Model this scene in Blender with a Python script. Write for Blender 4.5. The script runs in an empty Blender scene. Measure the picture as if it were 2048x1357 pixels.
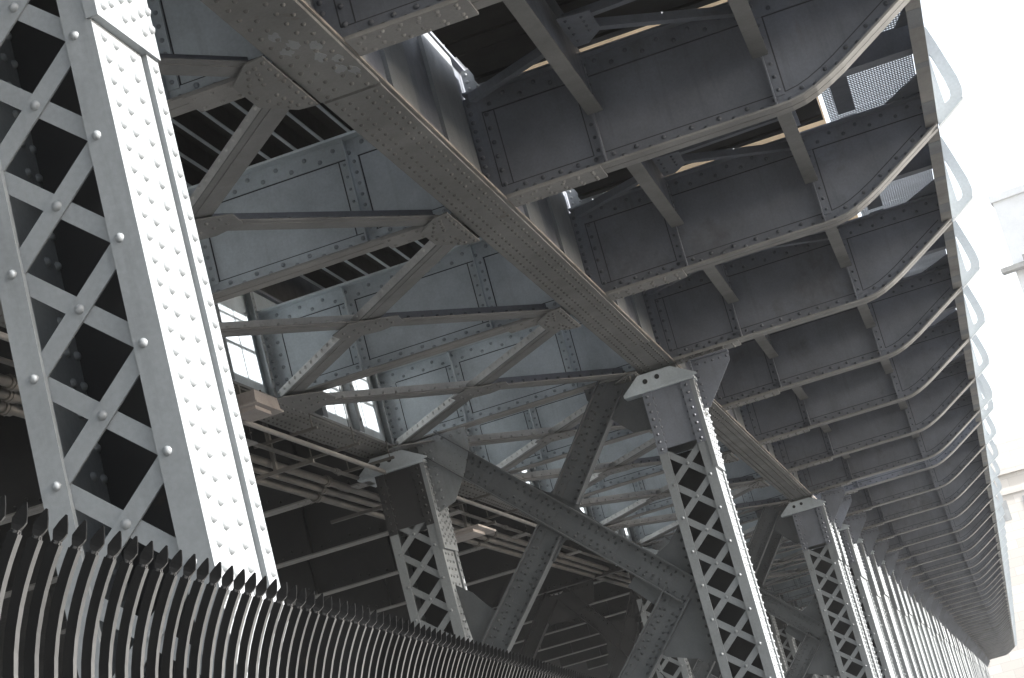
import bpy, math, random
from mathutils import Vector, Matrix
R = math.radians
random.seed(7)
scene = bpy.context.scene
col = scene.collection

# ---------------------------------------------------------------- camera
FPX = 3995.58
yw, pt, rl = R(-10.99621074), R(13.53497991), R(-15.12355127)
fw = Vector((math.sin(yw)*math.cos(pt), math.cos(yw)*math.cos(pt), math.sin(pt)))
rt = Vector((math.cos(yw), -math.sin(yw), 0)); up = rt.cross(fw)
cr = rt*math.cos(rl) + up*math.sin(rl); cu = -rt*math.sin(rl) + up*math.cos(rl)
cam = bpy.data.objects.new('camera', bpy.data.cameras.new('camera')); col.objects.link(cam)
cam.data.sensor_width = 36.0; cam.data.lens = FPX/2048*36.0
cam.data.clip_start = 0.05; cam.data.clip_end = 3000
cam.matrix_world = Matrix(((cr.x, cu.x, -fw.x, 0), (cr.y, cu.y, -fw.y, 0), (cr.z, cu.z, -fw.z, 0), (0, 0, 0, 1)))
scene.camera = cam            # eye height 1.6 m: the ground is at z = -1.6

# ---------------------------------------------------------------- sky and sun
SUN_EL, SUN_AZ = R(19.0), R(89.0)      # azimuth clockwise from +Y (along the bridge)
world = bpy.data.worlds.new('World'); scene.world = world; world.use_nodes = True
wn = world.node_tree.nodes; wl = world.node_tree.links
sky = wn.new('ShaderNodeTexSky'); sky.sky_type = 'NISHITA'; sky.sun_disc = False
sky.sun_elevation = SUN_EL; sky.sun_rotation = SUN_AZ
sky.air_density = 1.0; sky.dust_density = 2.0; sky.ozone_density = 1.0
hs = wn.new('ShaderNodeHueSaturation'); hs.inputs['Saturation'].default_value = .4
wl.new(sky.outputs[0], hs.inputs['Color']); wl.new(hs.outputs[0], wn['Background'].inputs[0]); wn['Background'].inputs[1].default_value = 0.15
sd = Vector((math.cos(SUN_EL)*math.sin(SUN_AZ), math.cos(SUN_EL)*math.cos(SUN_AZ), math.sin(SUN_EL)))
sun = bpy.data.objects.new('sun', bpy.data.lights.new('sun', 'SUN')); col.objects.link(sun)
sun.data.energy = 3.8; sun.data.angle = R(0.5); sun.data.color = (1.0, 0.98, 0.955)
sun.rotation_euler = sd.to_track_quat('Z', 'Y').to_euler(); sun.location = sd*60
scene.view_settings.view_transform = 'Standard'; scene.view_settings.look = 'None'
scene.view_settings.exposure = 1.85; scene.view_settings.gamma = 1.0

# ---------------------------------------------------------------- materials
def steel(name, c, rough=0.5, rust=0.12, var=0.25, bump=0.12, scale=1.0, rustcol=(0.10, 0.055, 0.03), stain=(0.10, 0.10, 0.09), stain_amt=0.25, drip=0.0):
    m = bpy.data.materials.new(name); m.use_nodes = True
    n = m.node_tree.nodes; l = m.node_tree.links; b = n['Principled BSDF']
    geo = n.new('ShaderNodeNewGeometry')
    P = geo.outputs['Position']
    def noise(s, d=4, r=0.55):
        t = n.new('ShaderNodeTexNoise'); t.inputs['Scale'].default_value = s*scale; t.inputs['Detail'].default_value = d
        t.inputs['Roughness'].default_value = r; l.new(P, t.inputs['Vector']); return t.outputs['Fac']
    def ramp(x, a, bb):
        t = n.new('ShaderNodeMapRange'); t.inputs[1].default_value = a; t.inputs[2].default_value = bb; l.new(x, t.inputs[0]); return t.outputs[0]
    def mix(f, a, bb, blend='MIX'):
        t = n.new('ShaderNodeMix'); t.data_type = 'RGBA'; t.blend_type = blend
        if isinstance(f, float): t.inputs[0].default_value = f
        else: l.new(f, t.inputs[0])
        for i, x in ((6, a), (7, bb)):
            if isinstance(x, tuple): t.inputs[i].default_value = (*x, 1)
            else: l.new(x, t.inputs[i])
        return t.outputs[2]
    def mul(x, k):
        t = n.new('ShaderNodeMath'); t.operation = 'MULTIPLY'; l.new(x, t.inputs[0])
        if isinstance(k, float): t.inputs[1].default_value = k
        else: l.new(k, t.inputs[1])
        return t.outputs[0]
    lo = tuple(x*(1-var) for x in c); hi = tuple(min(1, x*(1+var)) for x in c)
    base = mix(ramp(noise(1.3, 5, .6), .3, .7), lo, hi)
    fine = mix(ramp(noise(45, 3), .3, .7), (.93, .93, .93), (1.07, 1.07, 1.07))
    base = mix(1.0, base, fine, 'MULTIPLY')
    base = mix(mul(ramp(noise(.9, 6, .7), .56, .68), stain_amt), base, stain)
    r1 = ramp(noise(3.1, 8, .72), .64, .68)
    base = mix(mul(r1, rust), base, rustcol)
    if drip > 0:
        mp = n.new('ShaderNodeMapping'); mp.inputs['Scale'].default_value = (5.5, 5.5, .42); l.new(P, mp.inputs[0])
        t = n.new('ShaderNodeTexNoise'); t.inputs['Scale'].default_value = 2.2; t.inputs['Detail'].default_value = 6; t.inputs['Roughness'].default_value = .62; l.new(mp.outputs[0], t.inputs['Vector'])
        base = mix(mul(ramp(t.outputs['Fac'], .55, .75), drip), base, tuple(x*.45 for x in c))
        mp2 = n.new('ShaderNodeMapping'); mp2.inputs['Scale'].default_value = (9, 9, .8); mp2.inputs['Location'].default_value = (7, 3, 1); l.new(P, mp2.inputs[0])
        t2 = n.new('ShaderNodeTexNoise'); t2.inputs['Scale'].default_value = 1.6; t2.inputs['Detail'].default_value = 7; t2.inputs['Roughness'].default_value = .7; l.new(mp2.outputs[0], t2.inputs['Vector'])
        base = mix(mul(ramp(t2.outputs['Fac'], .62, .72), drip*.6), base, rustcol)
    l.new(base, b.inputs['Base Color'])
    b.inputs['Roughness'].default_value = rough
    rr = n.new('ShaderNodeMapRange'); rr.inputs[3].default_value = rough-.12; rr.inputs[4].default_value = rough+.18
    l.new(noise(6), rr.inputs[0]); l.new(rr.outputs[0], b.inputs['Roughness'])
    bp = n.new('ShaderNodeBump'); bp.inputs['Strength'].default_value = bump; bp.inputs['Distance'].default_value = .004
    l.new(noise(28, 6, .65), bp.inputs['Height']); bk = n.new('ShaderNodeBump'); bk.inputs['Strength'].default_value = .35; bk.inputs['Distance'].default_value = .02
    l.new(noise(2.2, 2, .4), bk.inputs['Height']); l.new(bk.outputs[0], bp.inputs['Normal']); l.new(bp.outputs[0], b.inputs['Normal'])
    return m
M = {}
M['blue'] = steel('paint_blue_grey', (.42, .465, .495), stain_amt=.12, drip=.22)
M['col'] = steel('paint_column_grey', (.195, .208, .216), drip=.3, rust=.10, stain_amt=.08, var=.12, bump=.2)
M['dark'] = steel('paint_dark_grey', (.148, .160, .186), drip=.35, stain=(.06, .055, .05), stain_amt=.5, rust=.06)
M['chord'] = steel('paint_chord_grey', (.165, .164, .157), rust=.35, stain_amt=.35, stain=(.12, .115, .1), bump=.25)
M['flange'] = steel('paint_flange_grey', (.225, .22, .21), rust=.12, stain_amt=.3, stain=(.15, .14, .125), bump=.2)
M['leg'] = steel('lit_brace_leg', (.50, .50, .49), rust=.2, stain_amt=.3, stain=(.2, .19, .17), bump=.2)  # paler than the braces: light on the upright legs put into the colour
M['brace'] = steel('paint_brace_grey', (.165, .166, .164), rust=.2, stain_amt=.3, stain=(.14, .13, .115), bump=.2)
M['xbr'] = steel('paint_brace_slate', (.074, .08, .085), drip=.3, stain_amt=.2, bump=.15)
M['under'] = steel('paint_near_black', (.016, .016, .017), stain_amt=.3, stain=(.03, .03, .03))  # near-black base colour for members deep under the deck
M['soot'] = steel('sooty_timber', (.022, .02, .018), rough=.85, stain_amt=.3, stain=(.01, .01, .01), bump=.5)
M['gold'] = steel('fresh_timber', (.40, .30, .19), rough=.75, rust=.3, rustcol=(.04, .03, .02), stain_amt=.8, stain=(.10, .075, .05), bump=.4)
M['fascia'] = steel('weathered_fascia', (.31, .295, .27), rust=.15, stain_amt=.6, stain=(.16, .145, .125), var=.3, bump=.25)
M['pale'] = steel('pale_grey_steel', (.38, .405, .42), rust=.02, stain_amt=.1, stain=(.6, .62, .64), var=.05)
M['grate'] = steel('galvanised_grating', (.42, .43, .46), rough=.45, rust=.05, stain_amt=.2)
M['pipe'] = steel('dusty_pipe', (.095, .09, .082), rust=.25, stain_amt=.4, stain=(.18, .16, .14), bump=.3)
M['conduit'] = steel('galvanised_conduit', (.2, .195, .188), rust=.05, rough=.45)
M['fixture'] = steel('beige_housing', (.36, .325, .305), rust=.06, stain_amt=.3, stain=(.36, .30, .26))
M['fence'] = steel('black_gloss_paint', (.005, .005, .005), rough=.5, rust=.18, rustcol=(.07, .055, .045), var=.4, bump=.35, stain_amt=.3, stain=(.014, .013, .012))
M['lit_edge'] = steel('sunlit_picket_edge', (.055, .055, .054), rough=.38, rust=.2, var=.4, bump=.35)  # sun highlight of the outer picket faces put into the colour
M['fence'].node_tree.nodes['Principled BSDF'].inputs['Specular IOR Level'].default_value = .12
M['bounce_ground'] = steel('pale_bounce_paving', (.46, .45, .43), rough=.9, rust=0.0, stain_amt=.3, stain=(.3, .3, .29))
M['rust'] = steel('rusty_plate_edge', (.22, .195, .175), rough=.8, rust=.6, rustcol=(.09, .05, .03), stain_amt=.6, stain=(.1, .07, .05), var=.4, scale=3)
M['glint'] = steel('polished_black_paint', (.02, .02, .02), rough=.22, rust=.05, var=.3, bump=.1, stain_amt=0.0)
M['hole'] = steel('dark_hole', (.01, .01, .01), stain_amt=0.0)

def stone(name, c, c2, w, h, bump=.3):
    m = bpy.data.materials.new(name); m.use_nodes = True
    n = m.node_tree.nodes; l = m.node_tree.links; b = n['Principled BSDF']
    tc = n.new('ShaderNodeTexCoord'); br = n.new('ShaderNodeTexBrick'); mp = n.new('ShaderNodeMapping')
    mp.inputs['Rotation'].default_value = (R(90), 0, 0)
    l.new(tc.outputs['Object'], mp.inputs[0]); l.new(mp.outputs[0], br.inputs['Vector'])
    br.inputs['Scale'].default_value = 1; br.inputs['Brick Width'].default_value = w; br.inputs['Row Height'].default_value = h
    br.inputs['Mortar Size'].default_value = .03; br.inputs['Color1'].default_value = (*c, 1); br.inputs['Color2'].default_value = (*c2, 1)
    br.inputs['Mortar'].default_value = (*(x*.72 for x in c), 1)
    l.new(br.outputs[0], b.inputs['Base Color']); b.inputs['Roughness'].default_value = .9
    return m
M['stone'] = stone('ashlar_stone', (.56, .53, .495), (.47, .44, .405), 2.4, 1.0)
M['stucco'] = steel('white_render', (.80, .795, .785), rough=.9, rust=0.0, stain_amt=.3, stain=(.62, .6, .57), var=.06, scale=.2)
M['asphalt'] = steel('asphalt', (.05, .05, .052), rough=.9, rust=0.0, stain_amt=.3, stain=(.03, .03, .03))
M['concrete'] = steel('concrete', (.095, .094, .092), rough=.9, rust=0.0, stain_amt=.4, stain=(.08, .08, .078))
M['line'] = steel('road_paint', (.75, .74, .7), rough=.7, rust=0.0)

M['blue_rivet'] = steel('rivet_blue_grey', (.25, .275, .295), rough=.38, stain_amt=.1)
M['dark_rivet'] = steel('rivet_dark_grey', (.085, .092, .107), rough=.34, stain_amt=.1)
M['slate_rivet'] = steel('rivet_slate', (.05, .054, .058), rough=.34, stain_amt=.1)
M['chord_rivet'] = steel('rivet_chord_grey', (.115, .113, .107), rough=.45, rust=.3)
M['seam_dark'] = steel('dark_seam', (.055, .058, .064), rough=.8, stain_amt=.1)  # thin dark strips along the angle-leg edges
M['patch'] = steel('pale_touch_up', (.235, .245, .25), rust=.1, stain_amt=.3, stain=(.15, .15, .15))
RIVET = {'blue': 'blue_rivet', 'dark': 'dark_rivet', 'xbr': 'slate_rivet', 'chord': 'chord_rivet'}
# ---------------------------------------------------------------- mesh builder
class MB:
    def __init__(s): s.v = []; s.f = []; s.sm = []
    def add(s, vs, fs, smooth=False):
        o = len(s.v); s.v += [tuple(p) for p in vs]; s.f += [tuple(i+o for i in f) for f in fs]; s.sm += [smooth]*len(fs)
    def box(s, x0, x1, y0, y1, z0, z1):
        if x0 > x1: x0, x1 = x1, x0
        if y0 > y1: y0, y1 = y1, y0
        if z0 > z1: z0, z1 = z1, z0
        s.add([(x0,y0,z0),(x1,y0,z0),(x1,y1,z0),(x0,y1,z0),(x0,y0,z1),(x1,y0,z1),(x1,y1,z1),(x0,y1,z1)],
              [(0,3,2,1),(4,5,6,7),(0,1,5,4),(1,2,6,5),(2,3,7,6),(3,0,4,7)])
    def prism(s, poly, ax, a, b):       # poly in (x,z) for ax='y', (y,z) for 'x', (x,y) for 'z'
        def P(p, t): return (p[0], t, p[1]) if ax == 'y' else ((t, p[0], p[1]) if ax == 'x' else (p[0], p[1], t))
        n = len(poly); vs = [P(p, a) for p in poly] + [P(p, b) for p in poly]
        ar = sum(poly[i][0]*poly[(i+1) % n][1]-poly[(i+1) % n][0]*poly[i][1] for i in range(n))
        fl = (ar > 0) == (a < b)
        if ax == 'y': fl = not fl
        f = [tuple(range(n)), tuple(range(2*n-1, n-1, -1))] + [(i, i+n, (i+1) % n+n, (i+1) % n) for i in range(n)]
        if fl: f = [tuple(reversed(q)) for q in f]
        s.add(vs, f)
    def ring(s, outer, inner, a, b):    # plate with a hole, in the xz plane, same point count
        n = len(outer)
        vs = [(p[0], a, p[1]) for p in outer]+[(p[0], a, p[1]) for p in inner]+[(p[0], b, p[1]) for p in outer]+[(p[0], b, p[1]) for p in inner]
        f = []
        for i in range(n):
            j = (i+1) % n
            f += [(i, j, n+j, n+i), (2*n+j, 2*n+i, 3*n+i, 3*n+j), (j, i, 2*n+i, 2*n+j), (n+i, n+j, 3*n+j, 3*n+i)]
        s.add(vs, f)
    def bar(s, p0, p1, w, h, upv=(0, 0, 1), off=(0, 0)):   # w sideways, h along upv
        p0, p1, u = Vector(p0), Vector(p1), Vector(upv); d = (p1-p0).normalized()
        sd_ = d.cross(u).normalized(); u = sd_.cross(d).normalized()
        vs = []
        for p in (p0, p1):
            for a, b in ((-1, -1), (1, -1), (1, 1), (-1, 1)):
                vs.append(p+sd_*(a*w/2+off[0])+u*(b*h/2+off[1]))
        s.add(vs, [(0,1,2,3),(7,6,5,4),(0,4,5,1),(1,5,6,2),(2,6,7,3),(3,7,4,0)])
    def rivet(s, p, nrm, r=.021, h=.018, seg=8):
        n = Vector(nrm).normalized(); t = n.orthogonal().normalized(); b = n.cross(t); p = Vector(p)
        vs = []
        for rr, hh in ((1, 0), (.78, .62)):
            for i in range(seg):
                a = 2*math.pi*i/seg; vs.append(p+(t*math.cos(a)+b*math.sin(a))*r*rr+n*h*hh)
        vs.append(p+n*h)
        s.add(vs, [(i, (i+1) % seg, seg+(i+1) % seg, seg+i) for i in range(seg)]+[(seg+i, seg+(i+1) % seg, 2*seg) for i in range(seg)], True)
    def row(s, p0, p1, pitch, nrm, r=.021, zig=None, seg=8, h=None):
        p0, p1 = Vector(p0), Vector(p1); L = (p1-p0).length; n = max(1, round(L/pitch))
        for i in range(n+1):
            q = p0.lerp(p1, i/n)
            if zig and i % 2: q = q+Vector(zig)
            s.rivet(q, nrm, r, h or r*1.0, seg)
    def tube(s, pts, r, seg=10):
        pts = [Vector(p) for p in pts]; vs = []; N = len(pts)
        for i, p in enumerate(pts):
            d = (pts[min(i+1, N-1)]-pts[max(i-1, 0)]).normalized(); t = d.orthogonal().normalized(); b = d.cross(t)
            for k in range(seg):
                a = 2*math.pi*k/seg; vs.append(p+(t*math.cos(a)+b*math.sin(a))*r)
        f = [(i*seg+k, i*seg+(k+1) % seg, (i+1)*seg+(k+1) % seg, (i+1)*seg+k) for i in range(N-1) for k in range(seg)]
        s.add(vs, f, True)
        s.add(vs[:seg], [tuple(range(seg-1, -1, -1))]); s.add(vs[-seg:], [tuple(range(seg))])
    def build(s, name, mat, parent=None, org=(0, 0, 0)):
        me = bpy.data.meshes.new(name)
        me.from_pydata([(p[0]-org[0], p[1]-org[1], p[2]-org[2]) for p in s.v], [], s.f)
        me.polygons.foreach_set('use_smooth', s.sm); me.materials.append(M[mat]); me.update()
        if mat in RIVET and any(s.sm):
            me.materials.append(M[RIVET[mat]]); me.polygons.foreach_set('material_index', [1 if q else 0 for q in s.sm])
        o = bpy.data.objects.new(name, me); col.objects.link(o)
        if parent is not None: o.parent = parent
        else: o.location = org
        return o

def tag(o, label=None, cat=None, group=None, kind=None):
    if label: o['label'] = label
    if cat: o['category'] = cat
    if group: o['group'] = group
    if kind: o['kind'] = kind
    return o
def thing(name, loc, label, cat, group=None):
    o = bpy.data.objects.new(name, None); col.objects.link(o); o.location = loc; o.empty_display_size = .2
    return tag(o, label, cat, group)
def copy_thing(src, loc, label):
    r = src.copy(); col.objects.link(r); r.location = loc; r['label'] = label
    for ch in [c for c in src.children]:
        c = ch.copy(); col.objects.link(c); c.parent = r
        for g in ch.children:
            d = g.copy(); col.objects.link(d); d.parent = c
    return r
ONES = 'zeroth first second third fourth fifth sixth seventh eighth ninth tenth eleventh twelfth thirteenth fourteenth fifteenth sixteenth seventeenth eighteenth nineteenth'.split()
TENS = {20: ('twentieth', 'twenty'), 30: ('thirtieth', 'thirty'), 40: ('fortieth', 'forty'), 50: ('fiftieth', 'fifty'), 60: ('sixtieth', 'sixty')}
def nth(n):
    if n < 20: return ONES[n]
    a = TENS[n//10*10]; return a[0] if n % 10 == 0 else a[1]+'-'+ONES[n % 10]

# ---------------------------------------------------------------- bridge layout (metres, eye at the origin)
def yB(k): return 19.18+4*(k-2) - (2.4 if k > 7 else 0)      # floor beam lines; 7 and 8 are the close pair
KMIN, KMAX = -2, 54
ZB, ZT = 4.82, 5.76                # floor beam bottom and top
GROUND = -1.6

# --- cantilever floor beams (outer, right)
CURVE = [(-.41, 4.82), (-.30, 4.824), (-.19, 4.842), (-.08, 4.877), (.04, 4.93), (.17, 4.997), (.43, 5.152), (.66, 5.290), (.885, 5.425)]
def cantilever(y, rivets=True):
    t = thing('cantilever_beam', (0, y, ZB), '', 'floor beam', 'cantilever floor beams along the outer side')
    O = (0, y, ZB)
    w = MB()
    poly = [(-2.83, ZB+.012)]+[(x, z+.012) for x, z in CURVE]+[(.885, ZT), (-2.83, ZT)]
    w.prism(poly, 'y', y-.006, y+.006)
    # flange angle legs lapped on the web
    leg = [(-2.70, ZB+.02)]+[(x, z+.02) for x, z in CURVE[:-1]]+[(.80, 5.39)]
    def offs(c, d):
        out = []
        for i, p in enumerate(c):
            a = c[max(i-1, 0)]; b = c[min(i+1, len(c)-1)]; dx, dz = b[0]-a[0], b[1]-a[1]; L = math.hypot(dx, dz)
            out.append((p[0]-dz/L*d, p[1]+dx/L*d))
        return out
    top = offs(leg, .105)
    for a, b in ((y-.018, y-.006), (y+.006, y+.018)): w.prism(leg+top[::-1], 'y', a, b)
    w.box(-2.70, .86, y-.018, y-.006, ZT-.15, ZT)
    w.box(-2.82, -2.70, y-.019, y-.006, ZB+.02, ZT-.001)
    if rivets:
        mid = offs(leg, .058); lo_ = offs(leg, .032); hi_ = offs(leg, .075)
        # zigzag along the curved leg
        def along(c, s):
            for i in range(len(c)-1):
                L = math.dist(c[i], c[i+1])
                if s <= L: return (c[i][0]+(c[i+1][0]-c[i][0])*s/L, c[i][1]+(c[i+1][1]-c[i][1])*s/L)
                s -= L
            return c[-1]
        tot = sum(math.dist(mid[i], mid[i+1]) for i in range(len(mid)-1)); s_ = .12; i = 0
        while s_ < tot-.05:
            q = along(hi_ if i % 2 else lo_, s_); w.rivet((q[0], y-.018, q[1]), (0, -1, 0)); s_ += .115 if s_ > .95 else .075; i += 1
        w.row((-2.62, y-.018, ZT-.10), (.8, y-.018, ZT-.10), .13, (0, -1, 0), zig=(0, 0, .055))
        w.row((-2.79, y-.019, ZB+.10), (-2.79, y-.019, ZT-.06), .075, (0, -1, 0))
        w.row((-2.665, y-.018, ZB+.14), (-2.665, y-.018, ZT-.18), .12, (0, -1, 0))
    w.build('web', 'dark', t, O)
    sm_ = MB(); ed = offs(leg, .105); e2 = offs(leg, .117)
    sm_.prism(ed+e2[::-1], 'y', y-.0085, y-.0062)
    sm_.box(-2.70, .86, y-.0085, y-.0062, ZT-.162, ZT-.1505); sm_.box(-2.6995, -2.690, y-.0205, y-.0182, ZB+.13, ZT-.151)
    sm_.box(-1.905-.012, -1.905, y-.0085, y-.0062, ZB+.13, ZT-.163); sm_.box(-.325, -.313, y-.0085, y-.0062, ZB+.14, ZT-.163); sm_.box(-2.605, -2.595, y-.0085, y-.0062, ZB+.13, ZT-.163)
    sm_.build('seam', 'seam_dark', t, O)
    fl = MB()
    cv = [(-2.70, ZB)]+CURVE
    for a, b in ((y-.125, y-.007), (y+.007, y+.125)):
        lo2 = cv; hi2 = offs(cv, .018)
        fl.prism(lo2+hi2[::-1], 'y', a, b)
    fl.build('bottom_flange', 'flange', t, O)
    tf = MB(); tf.box(-2.80, .87, y-.12, y+.12, ZT, ZT+.02); tf.build('top_flange', 'dark', t, O)
    cp = MB(); cp.box(-2.66, -1.87, y-.15, y+.15, ZB-.022, ZB-.002)
    if rivets:
        for sy in (-1, 1):
            for q in (.055, .11): cp.row((-2.6+(.05 if q > .1 else 0), y+sy*q, ZB-.022), (-1.95, y+sy*q, ZB-.022), .13, (0, 0, -1), r=.017)
    cp.build('cover_plate', 'flange', t, O)
    sb = MB(); sb.box(-2.815, -2.42, y+.16, y+.172, 5.80, 6.07); sb.box(-2.815, -2.42, y+.10, y+.30, 5.782, 5.7985); sb.box(-2.62, -2.45, y+.148, y+.1595, 5.84, 6.03)
    if rivets:
        for xx in (-2.78, -2.70): sb.row((xx, y+.16, 5.84), (xx, y+.16, 6.03), .07, (0, -1, 0), seg=6, r=.017)
        sb.row((-2.58, y+.148, 5.87), (-2.48, y+.148, 5.87), .09, (0, -1, 0), seg=6, r=.016); sb.row((-2.58, y+.148, 6.0), (-2.48, y+.148, 6.0), .09, (0, -1, 0), seg=6, r=.016)
    sb.build('seat_bracket', 'col', t, O)
    for xs, d in ((-1.82, -1), (-.41, 1)):
        st = MB(); st.box(xs-.006, xs+.006, y-.10, y-.018, ZB+.02, ZT-.16)
        st.box(xs, xs+d*.085, y-.030, y-.0185, ZB+.11, ZT-.16)
        if rivets: st.row((xs+d*.045, y-.030, ZB+.16), (xs+d*.045, y-.030, ZT-.22), .105, (0, -1, 0), r=.017)
        st.build('stiffener', 'dark', t, O)
    return t
# --- inner floor beams between the two girders
def inner_beam(y):
    t = thing('floor_beam', (-4.57, y, ZB), '', 'floor beam', 'floor beams between the two girders')
    O = (-4.57, y, ZB); w = MB()
    x0, x1 = -6.29, -2.99
    w.box(x0, x1, y-.006, y+.006, ZB+.015, ZT)
    w.box(x0, x1, y-.018, y-.006, ZB+.02, ZB+.125); w.box(x0, x1, y-.018, y-.006, ZT-.15, ZT)
    w.box(x0, x0+.12, y-.02, y-.018, ZB+.1, ZT-.1); w.box(x1-.12, x1, y-.02, y-.018, ZB+.1, ZT-.1)
    w.box(x0+.12, x0+.23, y-.0165, y-.006, ZB+.126, ZT-.151)
    w.row((x0+.1, y-.018, ZB+.05), (x1-.1, y-.018, ZB+.05), .12, (0, -1, 0), zig=(0, 0, .04))
    w.row((x0+.1, y-.018, ZT-.11), (x1-.1, y-.018, ZT-.11), .13, (0, -1, 0), zig=(0, 0, .06))
    for xx in (x0+.07, x1-.07): w.row((xx, y-.02, ZB+.1), (xx, y-.02, ZT-.1), .08, (0, -1, 0))
    w.row((x0+.17, y-.0165, ZB+.2), (x0+.17, y-.0165, ZT-.2), .13, (0, -1, 0))
    w.build('web', 'blue', t, O)
    sm_ = MB(); sm_.box(x0+.24, x1-.13, y-.0085, y-.0062, ZB+.1255, ZB+.136); sm_.box(x0+.24, x1-.13, y-.0085, y-.0062, ZT-.161, ZT-.1505)
    sm_.box(x0+.2305, x0+.240, y-.0085, y-.0062, ZB+.137, ZT-.162); sm_.box(x1-.132, x1-.1225, y-.0085, y-.0062, ZB+.137, ZT-.162)
    for xs in (-5.30, -3.88): sm_.box(xs+.0855, xs+.096, y-.0085, y-.0062, ZB+.137, ZT-.162); sm_.box(xs-.096, xs-.0855, y-.0085, y-.0062, ZB+.137, ZT-.162)
    sm_.build('seam', 'seam_dark', t, O)
    f = MB()
    for a, b in ((y-.125, y-.007), (y+.007, y+.125)): f.box(x0, x1, a, b, ZB-.0, ZB+.018)
    f.build('bottom_flange', 'flange', t, O)
    f = MB(); f.box(x0, x1, y-.13, y+.13, ZT, ZT+.022); f.build('top_flange', 'blue', t, O)
    for xs in (-5.30, -3.88):
        s = MB(); s.box(xs-.006, xs+.006, y-.10, y-.018, ZB+.02, ZT-.002); s.box(xs, xs+.085, y-.030, y-.0185, ZB+.11, ZT-.152)
        s.row((xs+.045, y-.030, ZB+.16), (xs+.045, y-.030, ZT-.2), .1, (0, -1, 0), r=.017)
        s.row((xs-.045, y-.018, ZB+.2), (xs-.045, y-.018, ZT-.2), .1, (0, -1, 0), r=.014)
        s.build('stiffener', 'blue', t, O)
    s = MB(); s.box(-3.75, -3.02, y-.15, y+.15, ZB-.022, ZB-.002)
    for q in (-.09, .09): s.row((-3.7, y+q, ZB-.022), (-3.1, y+q, ZB-.022), .12, (0, 0, -1), r=.016)
    s.build('splice_plate', 'flange', t, O)
    return t
# --- middle floor beams (far, dark, left of the left girder)
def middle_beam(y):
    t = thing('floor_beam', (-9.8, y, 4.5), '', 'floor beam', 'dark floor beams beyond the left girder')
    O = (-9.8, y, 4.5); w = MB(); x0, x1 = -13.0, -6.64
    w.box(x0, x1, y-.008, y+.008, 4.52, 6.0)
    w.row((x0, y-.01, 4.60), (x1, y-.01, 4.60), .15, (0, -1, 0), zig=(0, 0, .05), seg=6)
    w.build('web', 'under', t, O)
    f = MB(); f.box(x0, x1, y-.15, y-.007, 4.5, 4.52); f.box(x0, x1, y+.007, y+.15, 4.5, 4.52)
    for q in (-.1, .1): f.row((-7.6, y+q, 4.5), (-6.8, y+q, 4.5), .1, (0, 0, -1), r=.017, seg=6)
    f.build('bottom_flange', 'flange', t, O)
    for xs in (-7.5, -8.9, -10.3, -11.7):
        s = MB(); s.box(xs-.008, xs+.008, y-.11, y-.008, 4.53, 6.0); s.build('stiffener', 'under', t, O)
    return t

def multi(build, ks, label_fn, *a):
    first = None
    for i, k in enumerate(ks):
        if first is None:
            first = build(yB(k), *a); first['label'] = label_fn(i, k)
        else:
            l = first.location; copy_thing(first, (l.x, yB(k), l.z), label_fn(i, k))
    return first
multi(cantilever, range(-1, 24), lambda i, k: 'dark grey riveted cantilever floor beam with curved tip, %s from the camera along the outer edge' % nth(i+1))
multi(cantilever, range(24, KMAX), lambda i, k: 'small distant cantilever floor beam with curved tip, %s from the camera along the outer edge' % nth(i+26), False)
multi(inner_beam, range(-1, 16), lambda i, k: 'blue-grey riveted floor beam between the two girders, %s from the camera' % nth(i+1))
multi(middle_beam, range(-1, 17), lambda i, k: 'near-black floor beam beyond the left girder, %s from the camera' % nth(i+1))

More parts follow.
